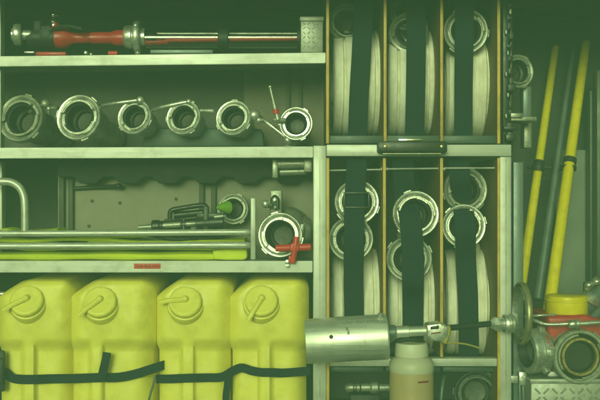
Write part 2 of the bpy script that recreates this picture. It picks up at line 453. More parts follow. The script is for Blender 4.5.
# =================================================================== ROLLED HOSES + STRAPS
def hose_roll(cx, cy, wpx, label, couplings, m, yaw=0, dc=.225, R=.138, cm=CAST, layers=5):
    c = W(cx, cy, dc)
    t = thing('rolled_hose', c - Vector((0, 0, R)), label, 'hose', 'rolled fire hoses in the rack bays')
    w = L(wpx, dc - R) / 2
    ax = Vector((math.cos(yaw), math.sin(yaw), 0))
    bm = B()
    th = .0105
    prof = []
    # outside face of the outer turn, slightly crowned, then each turn's edge on the flank
    for s in (-1, 1):
        pass
    left = []; right = []
    n = layers + 4
    for i in range(n):
        ro = R - i * th; ri = ro - th * .86
        j1 = random.uniform(-.002, .002); j2 = random.uniform(-.002, .002)
        e = .004
        right += [(ro - e * .6, w + j1), (ro - th * .45, w + j1 + .0022), (ri + e * .3, w + j1), (ri, w + j1 - .006)]
        left += [(ro - e * .6, -w + j2), (ro - th * .45, -w + j2 - .0022), (ri + e * .3, -w + j2), (ri, -w + j2 + .006)]
    crown = []
    for k in range(25):
        u = -1 + 2 * k / 24
        crown.append((R + .0025 * (1 - abs(u) ** 3) - (.008 if k in (4, 21) else 0), u * (w - .003)))
    prof = left[::-1] + crown + right
    def wob(a, tt): return 1 + .006 * math.sin(a * 3 + cx) + .004 * math.sin(a * 7 + cy)
    lathe(bm, c, ax, prof, 96, False, wob=wob)
    coil = obj('coil', bm, m, t, 50)
    for (px, py, r, d, axis, rot, mm) in couplings:
        cc = W(px, py, d); RR = L(r, d); A = Vector(axis).normalized()
        coupling(t, cc, A, RR, mm, rot, depth=1.3)
        # hose tail from the coupling back onto the coil
        bm = B(); p0 = cc - A * RR * 1.2
        end = Vector((c.x + random.uniform(-.006, .006), c.y - .02, c.z + R - .004)) if py < cy - 25 else Vector((c.x, c.y - R * .8, c.z + R * .5))
        mid = p0 - A * .05
        tube(bm, [p0, mid, (mid + end) / 2 + Vector((0, .01, .006)), end], RR * .60, 18, 6)
        obj('hose_tail', bm, m, t)
    return t
def strap(label, pts, wpx, cat='strap', name='webbing_strap', group='black webbing straps on the hoses', side=(1, 0, 0), m=WEB, d=0, th=.0032):
    bm = B(); ribbon(bm, pts, L(wpx, d), th, side)
    return tag(obj(name, bm, m), label, cat, group)

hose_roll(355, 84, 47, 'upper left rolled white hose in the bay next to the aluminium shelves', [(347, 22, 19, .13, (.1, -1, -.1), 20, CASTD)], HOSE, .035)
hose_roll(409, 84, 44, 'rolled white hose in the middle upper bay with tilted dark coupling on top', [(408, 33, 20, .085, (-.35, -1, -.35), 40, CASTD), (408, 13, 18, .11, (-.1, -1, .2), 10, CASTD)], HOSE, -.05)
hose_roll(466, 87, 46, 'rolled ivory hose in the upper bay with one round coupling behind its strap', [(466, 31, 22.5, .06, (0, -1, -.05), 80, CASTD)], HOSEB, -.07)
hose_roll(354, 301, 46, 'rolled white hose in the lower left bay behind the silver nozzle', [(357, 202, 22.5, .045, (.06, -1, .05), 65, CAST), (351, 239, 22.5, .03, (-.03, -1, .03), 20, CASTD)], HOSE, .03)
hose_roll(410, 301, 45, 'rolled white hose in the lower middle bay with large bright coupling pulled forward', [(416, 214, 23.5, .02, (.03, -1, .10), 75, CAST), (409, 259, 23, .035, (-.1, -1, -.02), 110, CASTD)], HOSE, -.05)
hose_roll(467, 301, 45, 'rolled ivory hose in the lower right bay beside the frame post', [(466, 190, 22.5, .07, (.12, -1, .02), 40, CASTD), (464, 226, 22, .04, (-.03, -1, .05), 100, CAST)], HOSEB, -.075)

strap('black strap hanging over the upper left hose roll next to the shelves', [W(364, -16, .06), W(363, 20, .062), W(361, 60, .064), W(359, 95, .069), W(357.5, 136, .085)], 20)
strap('black strap down the upper middle hose roll behind the tilted coupling', [W(415, -16, .06), W(416, 20, .055), W(416, 60, .058), W(415.5, 95, .066), W(414.5, 135, .085)], 20)
strap('black strap across the centre of the upper right round coupling', [W(464, -16, .03), W(464.5, 20, .028), W(464, 50, .034), W(463.5, 90, .066), W(463.5, 136, .085)], 19)
strap('black strap over the pair of stacked couplings in the lower left bay', [W(357, 159, .03), W(355.5, 185, .022), W(354.5, 203, .012), W(354, 240, .004), W(353.5, 275, .05), W(354, 310, .078), W(354, 357, .10)], 20.5)
kp = [o_ for o_ in bpy.data.objects if o_.get('label') == 'black strap over the pair of stacked couplings in the lower left bay'][0]
bm = B(); pbox(bm, 345, 192, 369.5, 194, .006, .020, .0012); pbox(bm, 345, 206.5, 369.5, 208.5, .004, .018, .0012); pbox(bm, 343.6, 192, 345.4, 208.5, .005, .019, .0012); pbox(bm, 368, 192, 369.8, 208.5, .005, .019, .0012); obj('buckle', bm, PLAS, kp)
strap('black strap slanting over the bright coupling in the lower middle bay', [W(403, 159, .035), W(403.5, 182, .05), W(405, 197, .062), W(407.5, 206, .035), W(410, 217, .008), W(412, 240, .0), W(413, 262, .004), W(413, 284, .012), W(413, 305, .075), W(413, 357, .10)], 22)
strap('black strap over the dim upper coupling in the lower right bay', [W(459, 159, .04), W(460, 180, .042), W(461.5, 194, .075), W(462.5, 205, .088), W(463.5, 210, .045), W(464.5, 218, .022), W(465.5, 234, .012), W(466, 262, .06), W(468, 300, .078), W(469, 357, .10)], 21)

# =================================================================== TANKS
def tank(x0, x1, capx, capy, tether, label, ribx, top=281, ch=24):
    w = x1 - x0
    t = thing('yellow_canister', W((x0 + x1) / 2, YB, .15), label, 'canister', 'yellow plastic canisters on the locker floor')
    bm = B(); d0 = .028
    def sm(e0, e1, v):
        v = min(1, max(0, (v - e0) / (e1 - e0))); return v * v * (3 - 2 * v)
    ys = [top + .4 * k for k in range(4)] + [top + 2 + 1.5 * k for k in range(12)] + [top + 20 + 3 * k for k in range(12)] + [336 + 1.0 * k for k in range(24)] + [362 + 6 * k for k in range(12)]
    nx = 56; rows = []
    step_y = 347
    for y in ys:
        tt = y - top
        cut = max(0, 1 - tt / 17.0)
        ins = 2.6 * sm(step_y - 5, step_y + 4, y)
        xl = x0 + ch * .86 * cut ** 1.3 + ins; xr = x1 - 4 * max(0, 1 - tt / 9.0) ** 2.2 - ins
        row = []
        for k in range(nx + 1):
            q = k / nx
            q = .5 - .5 * math.cos(PI * q) if True else q
            x = xl + (xr - xl) * q
            u = 2 * q - 1
            d = d0
            d += .020 * max(0, (-u - .72) / .28) ** 2.4 + .036 * max(0, (u - .50) / .50) ** 2.3
            d += .008 * max(0, 1 - tt / 6.0) ** 2.0
            d -= .006 * math.sin(PI * min(1, tt / 66)) * (1 - u * u)
            low = sm(step_y - 9, step_y + 5, y)
            rib = sm(9.0, 5.2, abs(x - ribx)) if False else 1 - sm(4.6, 7.6, abs(x - ribx))
            d += low * (.019 * (1 - rib) + .001 * rib)
            d += .0012 * math.sin(x * .21 + ribx) * math.sin(y * .17 + ribx)
            row.append(bm.verts.new(W(x, y, d)))
        rows.append(row)
    for A, Bq in zip(rows[:-1], rows[1:]):
        for k in range(nx): bm.faces.new((A[k], A[k + 1], Bq[k + 1], Bq[k]))
    rim = [r_[0] for r_ in rows] + rows[-1][1:] + [r_[-1] for r_ in rows[::-1]][1:] + rows[0][-2:0:-1]
    back = [bm.verts.new(Vector((v.co.x, .30, v.co.z))) for v in rim]
    for k in range(len(rim)):
        m_ = (k + 1) % len(rim); bm.faces.new((rim[k], rim[m_], back[m_], back[k]))
    bm.faces.new(back)
    body = obj('tank', bm, TANK, t, 60)
    n = Vector((0.02, -.87, .48)).normalized()
    c = W(capx + .5, capy, d0 - .008)
    R = L(16.4)
    bm = B()
    lathe(bm, c, n, [(R * 1.16, -.05), (R * 1.16, -.008), (R * 1.10, -.003), (R * 1.02, -.002), (R * 1.01, .002), (R * 1.02, .004), (R * 1.01, .010), (R * .95, .0135), (R * .86, .0148), (R * .78, .0142), (R * .3, .0132), (0, .0132)], 84,
          wob=lambda a, tt: 1 + (.012 * math.sin(a * 14) if .0042 < tt < .015 else 0))
    cap = obj('cap', bm, CAPM, t)
    x, y, tt = frame(n)
    bm = B(); ball(bm, c + n * .016 + y * .004, R * .22, 16, .9, n)
    dx, dy = tether
    a = c + n * .019 + y * .002; v = (x * dx + y * dy).normalized(); ln = R * 1.55
    sdir = n.cross(v)
    ribbon(bm, [a, a + v * ln * .35, a + v * ln * .7 - n * .002, a + v * ln - n * .009], .0125, .006, sdir, 5)
    obj('tether', bm, CAPM, cap)
    return t
tank(-1, 76, 27, 302, (-1, -.55), 'yellow canister at the far left with its cap tether pointing left', 29, 281, 28)
tank(71, 156, 100, 303, (-.9, -.75), 'yellow canister second from left behind the upright strap tail', 97, 281, 26)
tank(157, 233, 185, 303, (-1, -.08), 'yellow canister third from left with its cap tether almost level', 188, 280.5, 24)
tank(230, 309, 261, 302, (-.55, -.95), 'yellow canister at the right end beside the rack post', 265, 280.5, 24)

st = dict(side=(0, 0, 1), cat='strap', group='black straps round the yellow canisters', th=.003)
bm = B()
ribbon(bm, [W(-8, 370, .03), W(4, 372, .033), W(12, 378, .035), W(22, 379.5, .026), W(36, 379.5, .026), W(50, 379, .039), W(75, 378.6, .039), W(92, 378, .028), W(103, 377.6, .025), W(118, 377.5, .034), W(136, 374, .039), W(158, 367, .034), W(164, 365, .05)], L(9.5), .003, (0, 0, 1), 6)
tail = B(); ribbon(tail, [W(101.5, 379, .02), W(103.5, 369, .016), W(105.5, 361, .018), W(107, 352.5, .021)], L(8.5), .003, (1, 0, .2), 6)
s1 = tag(obj('canister_strap', bm, WEB), 'black strap with an upright loose tail across the two left canisters', 'strap', 'black straps round the yellow canisters')
tail2 = obj('strap_tail', tail, WEB, s1)
bm = B(); ribbon(bm, [W(156, 379, .039), W(170, 379, .039), W(181, 378.5, .026), W(195, 378, .026), W(206, 377.8, .039), W(222, 377, .039), W(234, 370.5, .034), W(242, 368, .034), W(252, 371, .03), W(262, 372.5, .026), W(272, 372.6, .026), W(284, 373, .039), W(310, 371, .04)], L(9), .003, (0, 0, 1), 6)
s2 = tag(obj('canister_strap', bm, WEB), 'black strap across the two right canisters with a hanging end', 'strap', 'black straps round the yellow canisters')
bm = B(); ribbon(bm, [W(228, 372, .03), W(227.5, 384, .032), W(226, 396, .034), W(226, 408, .035), W(227, 420, .036)], L(7), .003, (1, 0, 0), 6); obj('strap_tail', bm, WEB, s2)
bm = B(); tube(bm, [W(155, 376, .02), W(153.5, 384, .019), W(150.5, 394, .02), W(148, 405, .022), W(147, 420, .024)], .0028, 8); 
tag(obj('thin_cord', bm, GREYP), 'thin grey cord hanging between the second and third canisters', 'cord')
bm = B(); box(bm, W(1, 371, .024), (L(9), .012, L(42)), bev=.006); box(bm, W(1, 371, .013), (L(5), .010, L(26)), bev=.004)
tag(obj('strap_buckle', bm, RUB), 'black rubber strap buckle at the left picture edge', 'buckle')
bm = B(); tube(bm, [W(-20, 294, .06), W(-2, 294, .06), W(4.5, 294, .06)], L(2.6), 14); 
hb = thing('bracket_bolt', W(-8, 305, .06), 'small steel pins beside the leftmost canister', 'bracket')
obj('pin', bm, CAST, hb)
bm = B(); tube(bm, [W(-20, 301.5, .06), W(3.5, 301.5, .06)], L(2.2), 14, sm=False); obj('pin', bm, CAST, hb)

# =================================================================== NOZZLES ON THE MIDDLE SHELF
def branch(cx, cy, r, label, rot, axis=(-.22, -.93, .20), d=.02, barrel=.17, m=CAST, lever=None, bar=None, bm_m=None, vert=None):
    A = Vector(axis).normalized(); c = W(cx, cy, d); R = L(r, d)
    t = thing('branch_nozzle', W(cx, 148, d + .06), label, 'nozzle', 'fire nozzles lying on the middle shelf')
    coupling(t, c, A, R, m, rot, depth=1.4, inner=.60)
    bm = B()
    lathe(bm, c, A, [(0, -1.42 * R), (.62 * R, -1.41 * R), (.74 * R, -1.38 * R), (.74 * R, -1.75 * R), (.60 * R, -2.0 * R), (.55 * R, -2.2 * R), (.50 * R, -barrel), (.62 * R, -barrel - .01), (.62 * R, -barrel - .05), (.55 * R, -barrel - .055), (0, -barrel - .056)], 40)
    obj('barrel', bm, bm_m or m, t)
    if lever:
        (x0, y0, x1, y1, rk_, knob) = lever
        dl = d + .012
        bm = B(); tube(bm, [W(x0, y0, dl + .02), W((x0 * .6 + x1 * .4), y0 * .6 + y1 * .4 - .6, dl), W(x1, y1, dl - .006)], L(rk_), 12)
        lv = obj('lever', bm, m, t)
        bm = B(); ball(bm, W(x1, y1, dl - .008), L(knob), 18, .8, (.3, -1, .2)); 
        cyl(bm, W(x1, y1 + 2, dl), W(x1, y1 + knob * 1.9, dl + .01), L(knob * .6), L(knob * .75), 16, .001)
        obj('knob', bm, m, lv)
    if vert:
        (x0, y0, x1, y1) = vert
        bm = B(); p0 = W(x0, y0, d - .012); p1 = W(x1, y1, d - .02)
        cyl(bm, p0, p1, L(2.6), L(1.4), 14, .001); ball(bm, p1, L(2.0), 14)
        pj = W(x0 + .4, y0, d - .012); cyl(bm, pj - Vector((L(6), 0, 0)), pj + Vector((L(7), .01, 0)), L(2.3), L(2.3), 14, .001)
        lv = obj('lever', bm, m, t)
        bm = B(); q0 = p0.lerp(p1, .19); q1 = p0.lerp(p1, .33); cyl(bm, q0, q1, L(3.1), L(2.9), 16, .0008); obj('red_band', bm, REDB, lv)
    return t
branch(20, 118, 24.2, 'large worn nozzle at the left end with a single knob at its side', 40, (-.20, -.95, .16), .03, m=CASTD, lever=(30, 112, 45.5, 103.5, 2.2, 4.6))
branch(78, 117, 23.4, 'large bright nozzle second from left on the middle shelf', 15, (-.18, -.95, .16), .02, lever=(58, 108, 49, 108.5, 1.8, 2.6))
branch(134, 116.5, 18, 'smaller nozzle with a knob above it, first after the two large ones', 65, lever=(98, 106.5, 140.5, 100, 2.0, 4.2))
branch(183, 117, 18, 'smaller nozzle with its lever level, between the third and fifth nozzles', 30, lever=(150, 110.5, 189, 101.5, 2.2, 3.0))
branch(233, 117.5, 18.2, 'smaller nozzle with a dropped diagonal lever reaching right', 55, lever=(256, 115, 288.5, 139.5, 2.5, 5.4))
branch(296, 123.5, 16.8, 'smallest nozzle with upright lever carrying a red band', 20, (-.06, -.98, .08), .0, vert=(278, 120, 270, 87), barrel=.15)
t = thing('link_rod', W(256, 148, .03), 'silver boss and short rod beside the fifth nozzle', 'rod')
bm = B(); ball(bm, W(254.5, 115, .018), L(6), 18, .8, (.2, -1, .1)); cyl(bm, W(250, 117, .03), W(261, 121, .02), L(4.2), L(3.5), 16, .001); obj('boss', bm, CAST, t)
bm = B(); tube(bm, [W(200, 110.5, .03), W(214, 111, .02)], L(2.4), 12, sm=False); obj('rod', bm, CAST, t)
bm = B()
prism(bm, [(146, 128), (262, 129), (264, 146.2), (142, 147)], .09, .20, .004, 2)
tag(obj('nozzle_cradle', bm, TRAY), 'dark grey cradle block behind the middle shelf nozzles', 'cradle')

# =================================================================== TOP SHELF: red branch pipe, clear tube, tread plate box
DT = .055
t = thing('red_branch_pipe', W(75, 57, DT), 'long red branch pipe with dark valve lying on the top shelf', 'branch pipe')
cy_ = 38
bm = B(); lathe(bm, W(54, cy_, DT), (1, 0, 0), [(0, 0), (L(7), 0), (L(10.5), .006), (L(10.5), .03), (L(6.5), .045), (L(5.6), .06), (L(5.6), L(34)), (L(5.0), L(35)), (L(5.0), L(37)), (L(6.2), L(38)), (L(6.2), L(58)), (L(8.2), L(64)), (L(8.2), L(76)), (L(5), L(82)), (0, L(82))], 36)
pbox(bm, 35, 51.5, 66, 55.6, DT - .02, DT + .04, .003); ball(bm, W(58, 33, DT), L(9), 20)
obj('pipe', bm, RED, t)
bm = B(); lathe(bm, W(47, cy_ - 3, DT), (0, -1, 0), [(0, -.03), (L(11), -.03), (L(12), -.01), (L(12), .010), (L(9), .016), (L(6), .016), (L(6), .024), (L(3), .026), (0, .024)], 6); cyl(bm, W(28, cy_, DT), W(58, cy_, DT), L(9.5), L(9.5), 28, .003); pbox(bm, 33, 20, 41, 32, DT - .02, DT + .02, .004); tube(bm, [W(52, 30, DT - .02), W(66, 26, DT - .04), W(82, 29, DT - .045)], L(2), 10)
obj('valve', bm, RUB, t)
bm = B(); lathe(bm, W(54, 12.5, DT), (0, 0, -1), [(0, 0), (L(5), 0), (L(5.6), .003), (L(5.6), .008), (L(4.6), .011), (L(5.6), .014), (L(6), .026), (L(4), .03), (L(4), .05), (0, .05)], 28); obj('top_fitting', bm, CHROME, t)
bm = B(); lathe(bm, W(31, cy_ - 3, DT - .01), (-1, -.15, 0), [(0, -.01), (L(4.5), -.01), (L(5), .004), (L(5), .02), (L(10), .022), (L(11), .026), (L(11), .036), (L(10), .04), (L(6.5), .042), (L(6.5), .045), (0, .046)], 36)
pbox(bm, 24, 51.3, 34, 52.8, DT - .03, DT - .01, .001)
obj('end_fitting', bm, CAST, t)
bm = B(); lathe(bm, W(122, cy_ - 1, DT), (1, 0, 0), [(0, 0), (L(6), 0), (L(6), L(2)), (L(11), L(3)), (L(12), L(5)), (L(12), L(10.5)), (L(10), L(11.5)), (L(10), L(12.5)), (L(15.5), L(13)), (L(16.5), L(14.5)), (L(16.5), L(18)), (L(15.5), L(19.5)), (L(9), L(20.5)), (L(9), L(24)), (0, L(24))], 44)
for k in range(3):
    a = k * 2.09 + .6
    ball(bm, W(138, cy_ - 1, DT) + Vector((0, -math.cos(a) * L(16), math.sin(a) * L(16))), L(3.2), 12)
obj('coupling', bm, CAST, t)
bm = B(); lathe(bm, W(86, 53, DT - .03), (0, -1, .1), [(L(2.5), -.004), (L(2.5), 0), (L(1.6), .006), (0, .008)], 12); lathe(bm, W(91, 54, DT - .03), (0, -1, .1), [(L(1.6), -.004), (L(1.6), 0), (0, .004)], 12)
islands('bolt', bm, CAST, t)
bm = B(); lathe(bm, W(113, 53.2, DT - .03), (1, 0, 0), [(0, -L(5)), (L(2.4), -L(4.5)), (L(2.4), L(4.5)), (0, L(5))], 14); obj('drain_plug', bm, REDB, t)

t = thing('clear_tube', W(222, 57, DT), 'clear plastic tube with a red line inside on the top shelf', 'tube')
bm = B(); ax = (1, 0, 0); ln = L(153, DT)
lathe(bm, W(146, 39, DT), ax, [(L(9.6), 0), (L(9.6), ln), (L(8.7), ln), (L(8.7), 0)], 40, True); obj('sleeve', bm, CLEAR, t)
bm = B(); cyl(bm, W(143, 42, DT + .004), W(168, 42, DT + .004), L(3.6), L(2.6), 14, .001); cyl(bm, W(166, 40.5, DT + .004), W(298, 38.5, DT + .004), L(2.4), L(2.2), 12); obj('red_line', bm, REDB, t)
bm = B(); cyl(bm, W(150, 33.5, DT + .006), W(297, 33.5, DT + .006), L(1.6), L(1.6), 12); obj('reflection_rod', bm, CAST, t)  # silver rod added to imitate the reflection along the tube's top
bm = B(); cyl(bm, W(147, 37, DT + .006), W(157, 37, DT + .006), L(6), L(6), 18, .002); cyl(bm, W(218.5, 38.8, DT), W(229, 38.8, DT), L(10.4), L(10.4), 36, .002); cyl(bm, W(297, 38.5, DT), W(300.5, 38.5, DT), L(10.6), L(10.6), 36, .001)
islands('clamp', bm, RUB, t)
bm = B(); pbox(bm, 150, 49.5, 213, 53.5, DT + .0, DT + .05, .002); obj('base_strip', bm, GREYP, t)

def treadplate(x0, y0, x1, y1, d0, d1, name, label, cat, pitch=8, top=False, lipped=True):
    bm = B(); pbox(bm, x0, y0, x1, y1, d0, d1, .003)
    s = 1 if top else 1
    k = 0
    yy = y0 + pitch * .9
    while yy < y1 - pitch * .3:
        xx = x0 + pitch * .55
        j = 0
        while xx < x1 - pitch * .35:
            sgn = 1 if (k + j) % 2 else -1
            a = math.radians(45 * sgn)
            ux = Vector((math.cos(a), 0, math.sin(a))); uz = Vector((-math.sin(a), 0, math.cos(a)))
            box(bm, W(xx, yy, d0 - .0004), (L(pitch * .62), .0018, L(pitch * .17)), (ux, Vector((0, 1, 0)), uz), .0008, 1)
            xx += pitch * .72; j += 1
        yy += pitch * .72; k += 1
    if lipped: pbox(bm, x0 - .7, y0 - 1.2, x1 + .7, y0 + 3.4, d0 - .004, d0 + .03, .0015)
    return tag(obj(name, bm, ALUT), label, cat)
treadplate(300.5, 17.5, 323.2, 52.8, .03, .22, 'tread_plate_box', 'tall tread plate box at the right end of the top shelf', 'box', 6.5)

# =================================================================== THIRD SHELF
t = thing('tube_rail', W(125, 261, .03), 'bent silver tube guard rail standing on the lowest shelf', 'guard rail')
bm = B()
tube(bm, [W(-30, 233.5, .03), W(0, 233.5, .03), W(100, 233.2, .03), W(200, 232.4, .03), W(240, 232.2, .03), W(249, 232.3, .035), W(252.5, 233, .06), W(253, 233.5, .09)], L(3.3), 16, 5); obj('top_tube', bm, TUBE, t)
bm = B(); tube(bm, [W(-30, 246, .03), W(0, 246, .03), W(100, 245.8, .03), W(200, 245.2, .03), W(240, 245.2, .03), W(249, 245.3, .035), W(252.5, 245.6, .06), W(253, 245.6, .09)], L(3.5), 16, 5); obj('bottom_tube', bm, TUBE, t)
bm = B(); tube(bm, [W(-12, 181.5, .04), W(2, 181.5, .04), W(12, 182.5, .04), W(20, 188, .038), W(24, 197, .036), W(25, 210, .034), W(25, 231, .033)], L(4.0), 16, 6); obj('end_bend', bm, TUBE, t)
bm = B(); pbox(bm, 250.5, 198, 255.6, 259.6, .022, .034, .002); obj('end_plate', bm, ALUP, t)
# lime hose / cover folded behind the rail
t = thing('lime_folded_hose', W(120, 261, .15), 'bright lime flat hose folded in loops behind the tube rail', 'hose')
random.seed(4)
bm = B()
def flat_layer(x0, x1, y, d, amp, th, wd, seed):
    rnd = random.Random(seed); pts = []
    n = 9
    for i in range(n):
        px = x0 + (x1 - x0) * i / (n - 1)
        pts.append(W(px, y + rnd.uniform(-amp, amp), d + rnd.uniform(-.008, .008)))
    P = smooth_path(pts, 8); rings = []
    for i, p in enumerate(P):
        tt = L(th) * (1 + .12 * math.sin(i * .37 + seed))
        rings.append([bm.verts.new(p + Vector((0, wd * .5 * math.copysign(abs(math.cos(a)) ** .6, math.cos(a)), tt * .5 * math.copysign(abs(math.sin(a)) ** .8, math.sin(a))))) for a in [2 * PI * k / 16 for k in range(16)]])
    for A, Bq in zip(rings[:-1], rings[1:]):
        for i in range(16):
            j = (i + 1) % 16; bm.faces.new((A[i], A[j], Bq[j], Bq[i]))
    bm.faces.new(rings[0]); bm.faces.new(rings[-1])
flat_layer(-30, 246, 255.2, .13, .3, 10.5, .13, 1)
flat_layer(-30, 235, 246.5, .12, 1.6, 6, .12, 2)
flat_layer(-30, 246, 240, .125, 1.6, 5, .11, 3)
flat_layer(90, 215, 243, .10, 1.4, 4, .06, 9)
flat_layer(-20, 62, 231.5, .12, 1.2, 6, .10, 5)
flat_layer(60, 150, 236.5, .12, 1.5, 4, .10, 8)
obj('flat_hose', bm, LIME, t)
bm = B(); prism(bm, [(212, 250.5), (228, 248.5), (243, 247), (247, 249), (247.5, 258), (244, 260.3), (226, 260.3), (214, 259.5)], .055, .12, .008, 4); obj('folded_end', bm, LIME, t)
# black spray gun lying on it
t = thing('black_spray_gun', W(185, 236, .13), 'black spray gun with a handle lying on the lime hose', 'spray gun')
bm = B(); d = .075
cyl(bm, W(152, 226.5, d), W(224, 222, d), L(5), L(6.5), 20, .002); cyl(bm, W(152, 226.5, d), W(160, 226, d), L(6.5), L(6.5), 20, .002)
tube(bm, [W(170, 219, d), W(171, 211, d), W(180, 208.5, d), W(200, 205.5, d), W(206, 207, d), W(206, 216, d)], L(2.6), 12)
pbox(bm, 203, 206, 208.5, 236, d - .012, d + .012, .003); pbox(bm, 196, 213, 224, 219, d - .01, d + .01, .003)
pbox(bm, 164, 219, 201, 229, d - .004, d + .02, .003); cyl(bm, W(174, 215.5, d + .012), W(203, 212.5, d + .012), L(4), L(3.4), 18, .001); cyl(bm, W(184, 233, d - .008), W(184, 219, d - .002), L(4), L(3), 16, .001); pbox(bm, 190, 226, 197, 240, d - .012, d + .006, .002); tube(bm, [W(150, 234, d), W(165, 238, d - .004), W(190, 239, d), W(224, 236, d + .01)], L(2.6), 12); pbox(bm, 158, 231, 200, 238, d - .012, d + .012, .004); pbox(bm, 206, 229, 226, 237, d - .012, d + .02, .004)
obj('gun_body', bm, PLAS, t)
bm = B(); cyl(bm, W(138, 227.5, d), W(153, 226.5, d), L(2.2), L(3), 14, .001); cyl(bm, W(163, 225.6, d - .012), W(181, 224.4, d - .012), L(3.2), L(3.2), 14, .001); cyl(bm, W(186, 224, d - .011), W(196, 223.5, d - .011), L(2.6), L(2.6), 14, .001); cyl(bm, W(214, 217, d - .006), W(224, 216, d - .006), L(2.4), L(2.4), 14, .001)
islands('lance', bm, CASTD, t)
# ring coupling behind with lime plug
t = thing('rear_coupling', W(233, 240, .2), 'round grey coupling with a lime plug behind the spray gun', 'coupling')
coupling(t, W(233, 209, .135), (-.15, -1, .05), L(15.5, .135), CASTD, 30)
bm = B(); cc = W(224.5, 207.5, .115); lathe(bm, cc, (-.7, -.7, 0), [(0, -.012), (L(7), -.012), (L(6), .0), (L(1.5), .024), (0, .025)], 22); obj('plug', bm, GREEN, t)
# hook on the back panel
bm = B(); tube(bm, [W(74, 188.5, .193), W(100, 187, .188), W(118, 186, .175)], L(2, .26), 10); ball(bm, W(118.5, 186, .175), L(4, .26), 14, .7)
tag(obj('cable_hook', bm, PLAS), 'dark hooked rod on the pale back panel of the lowest shelf', 'hook')
# big coupling valve with red T handle
t = thing('ball_valve', W(281, 261, .04), 'silver ball valve with a round open coupling and a red cross handle', 'valve')
coupling(t, W(280, 235, .025), (-.14, -1, .06), L(22.5, .025), CAST, 70, depth=1.2, inner=.62)
bm = B(); cb = W(288, 229, .15); ball(bm, cb, L(23, .1), 28, 1.1, (.2, 1, 0)); cyl(bm, cb, cb + Vector((.02, .045, .01)), L(18, .1), L(16, .1), 28, .004); cyl(bm, W(303, 230, .08), W(311, 230, .08), L(14, .08), L(12, .08), 24, .004); pbox(bm, 270, 190, 282, 216, .08, .12, .004)
obj('valve_body', bm, CASTD, t)
bm = B(); ball(bm, W(265.5, 204, .05), L(4.2), 18); cyl(bm, W(265.5, 204, .05), W(272, 208, .10), L(2), L(2), 12); obj('ball_knob', bm, CAST, t)
bm = B(); lathe(bm, W(275, 200, .07), (0, -.3, 1), [(0, -.02), (L(5), -.02), (L(5), 0), (L(4), .006), (L(2), .012), (0, .014)], 20); obj('top_nut', bm, CHROME, t)
bm = B(); cyl(bm, W(302.5, 224, .03), W(301, 236, .03), L(2.6), L(2.2), 14, .001); obj('grip_stub', bm, CAST, t)
bm = B(); d = -.012; cyl(bm, W(275.5, 248.2, d), W(311, 247, d), L(3.4), L(3.5), 20, .001); tube(bm, [W(296.5, 237, d - .002), W(295, 247, d - .006), W(292.5, 262.5, d - .004)], L(3.0), 14); pbox(bm, 288.5, 256, 295.5, 263.5, d - .006, d + .006, .002); lathe(bm, W(294.5, 247.5, d - .004), (0, -1, 0), [(L(5.2), -.012), (L(5.2), .004), (L(4), .007), (0, .008)], 22)
obj('red_handle', bm, REDB, t)
bm = B(); lathe(bm, W(287.3, 262, -.01), (0, -1, 0), [(L(2.4), -.01), (L(2.4), .004), (0, .006)], 14); lathe(bm, W(287.6, 265.5, -.008), (0, -1, 0), [(L(2), -.008), (L(2), .003), (0, .004)], 14); obj('handle_pin', bm, CAST, t)
# box-like fitting hanging under shelf 2 near the post
bm = B(); cyl(bm, W(277, 164, .06), W(311, 163.5, .06), L(5), L(5), 22, .002); cyl(bm, W(279, 172, .08), W(308, 171, .08), L(4), L(4), 20, .002); pbox(bm, 272, 158.8, 278, 178, .05, .11, .003); pbox(bm, 304, 159, 312, 172, .045, .06, .002)
tag(obj('hanging_fitting', bm, CASTD), 'dull metal pipe fitting hanging under the middle shelf by the post', 'fitting')

# =================================================================== SILVER FOAM NOZZLE across the rack
DN = -.075
t = thing('foam_nozzle', W(347, 362, DN), 'fat silver foam nozzle lying across the front of the hose rack', 'nozzle')
p0 = W(305.5, 341.5, DN); p1 = W(387.5, 336.5, DN); ax = (p1 - p0).normalized(); ln = (p1 - p0).length; R = L(22.3, DN)
bm = B(); lathe(bm, p0, ax, [(R * .82, .10), (R * .93, .004), (R * .955, 0), (R * .985, 0), (R, .0015), (R, L(56)), (R * 1.012, L(56.2)), (R * 1.012, L(78)), (R * .99, ln - .003), (R * .97, ln), (R * .35, ln), (R * .35, ln - .005), (0, ln - .005)], 72)
brl = obj('barrel', bm, STEEL, t)
x, y, tt = frame(ax)
up = Vector((0, 0, 1)); up = (up - ax * up.dot(ax)).normalized(); fr = ax.cross(up); fr = fr if fr.y < 0 else -fr
def onbar(s, ang, rr=1.0): return p0 + ax * L(s) + (up * math.sin(ang) + fr * math.cos(ang)) * R * rr
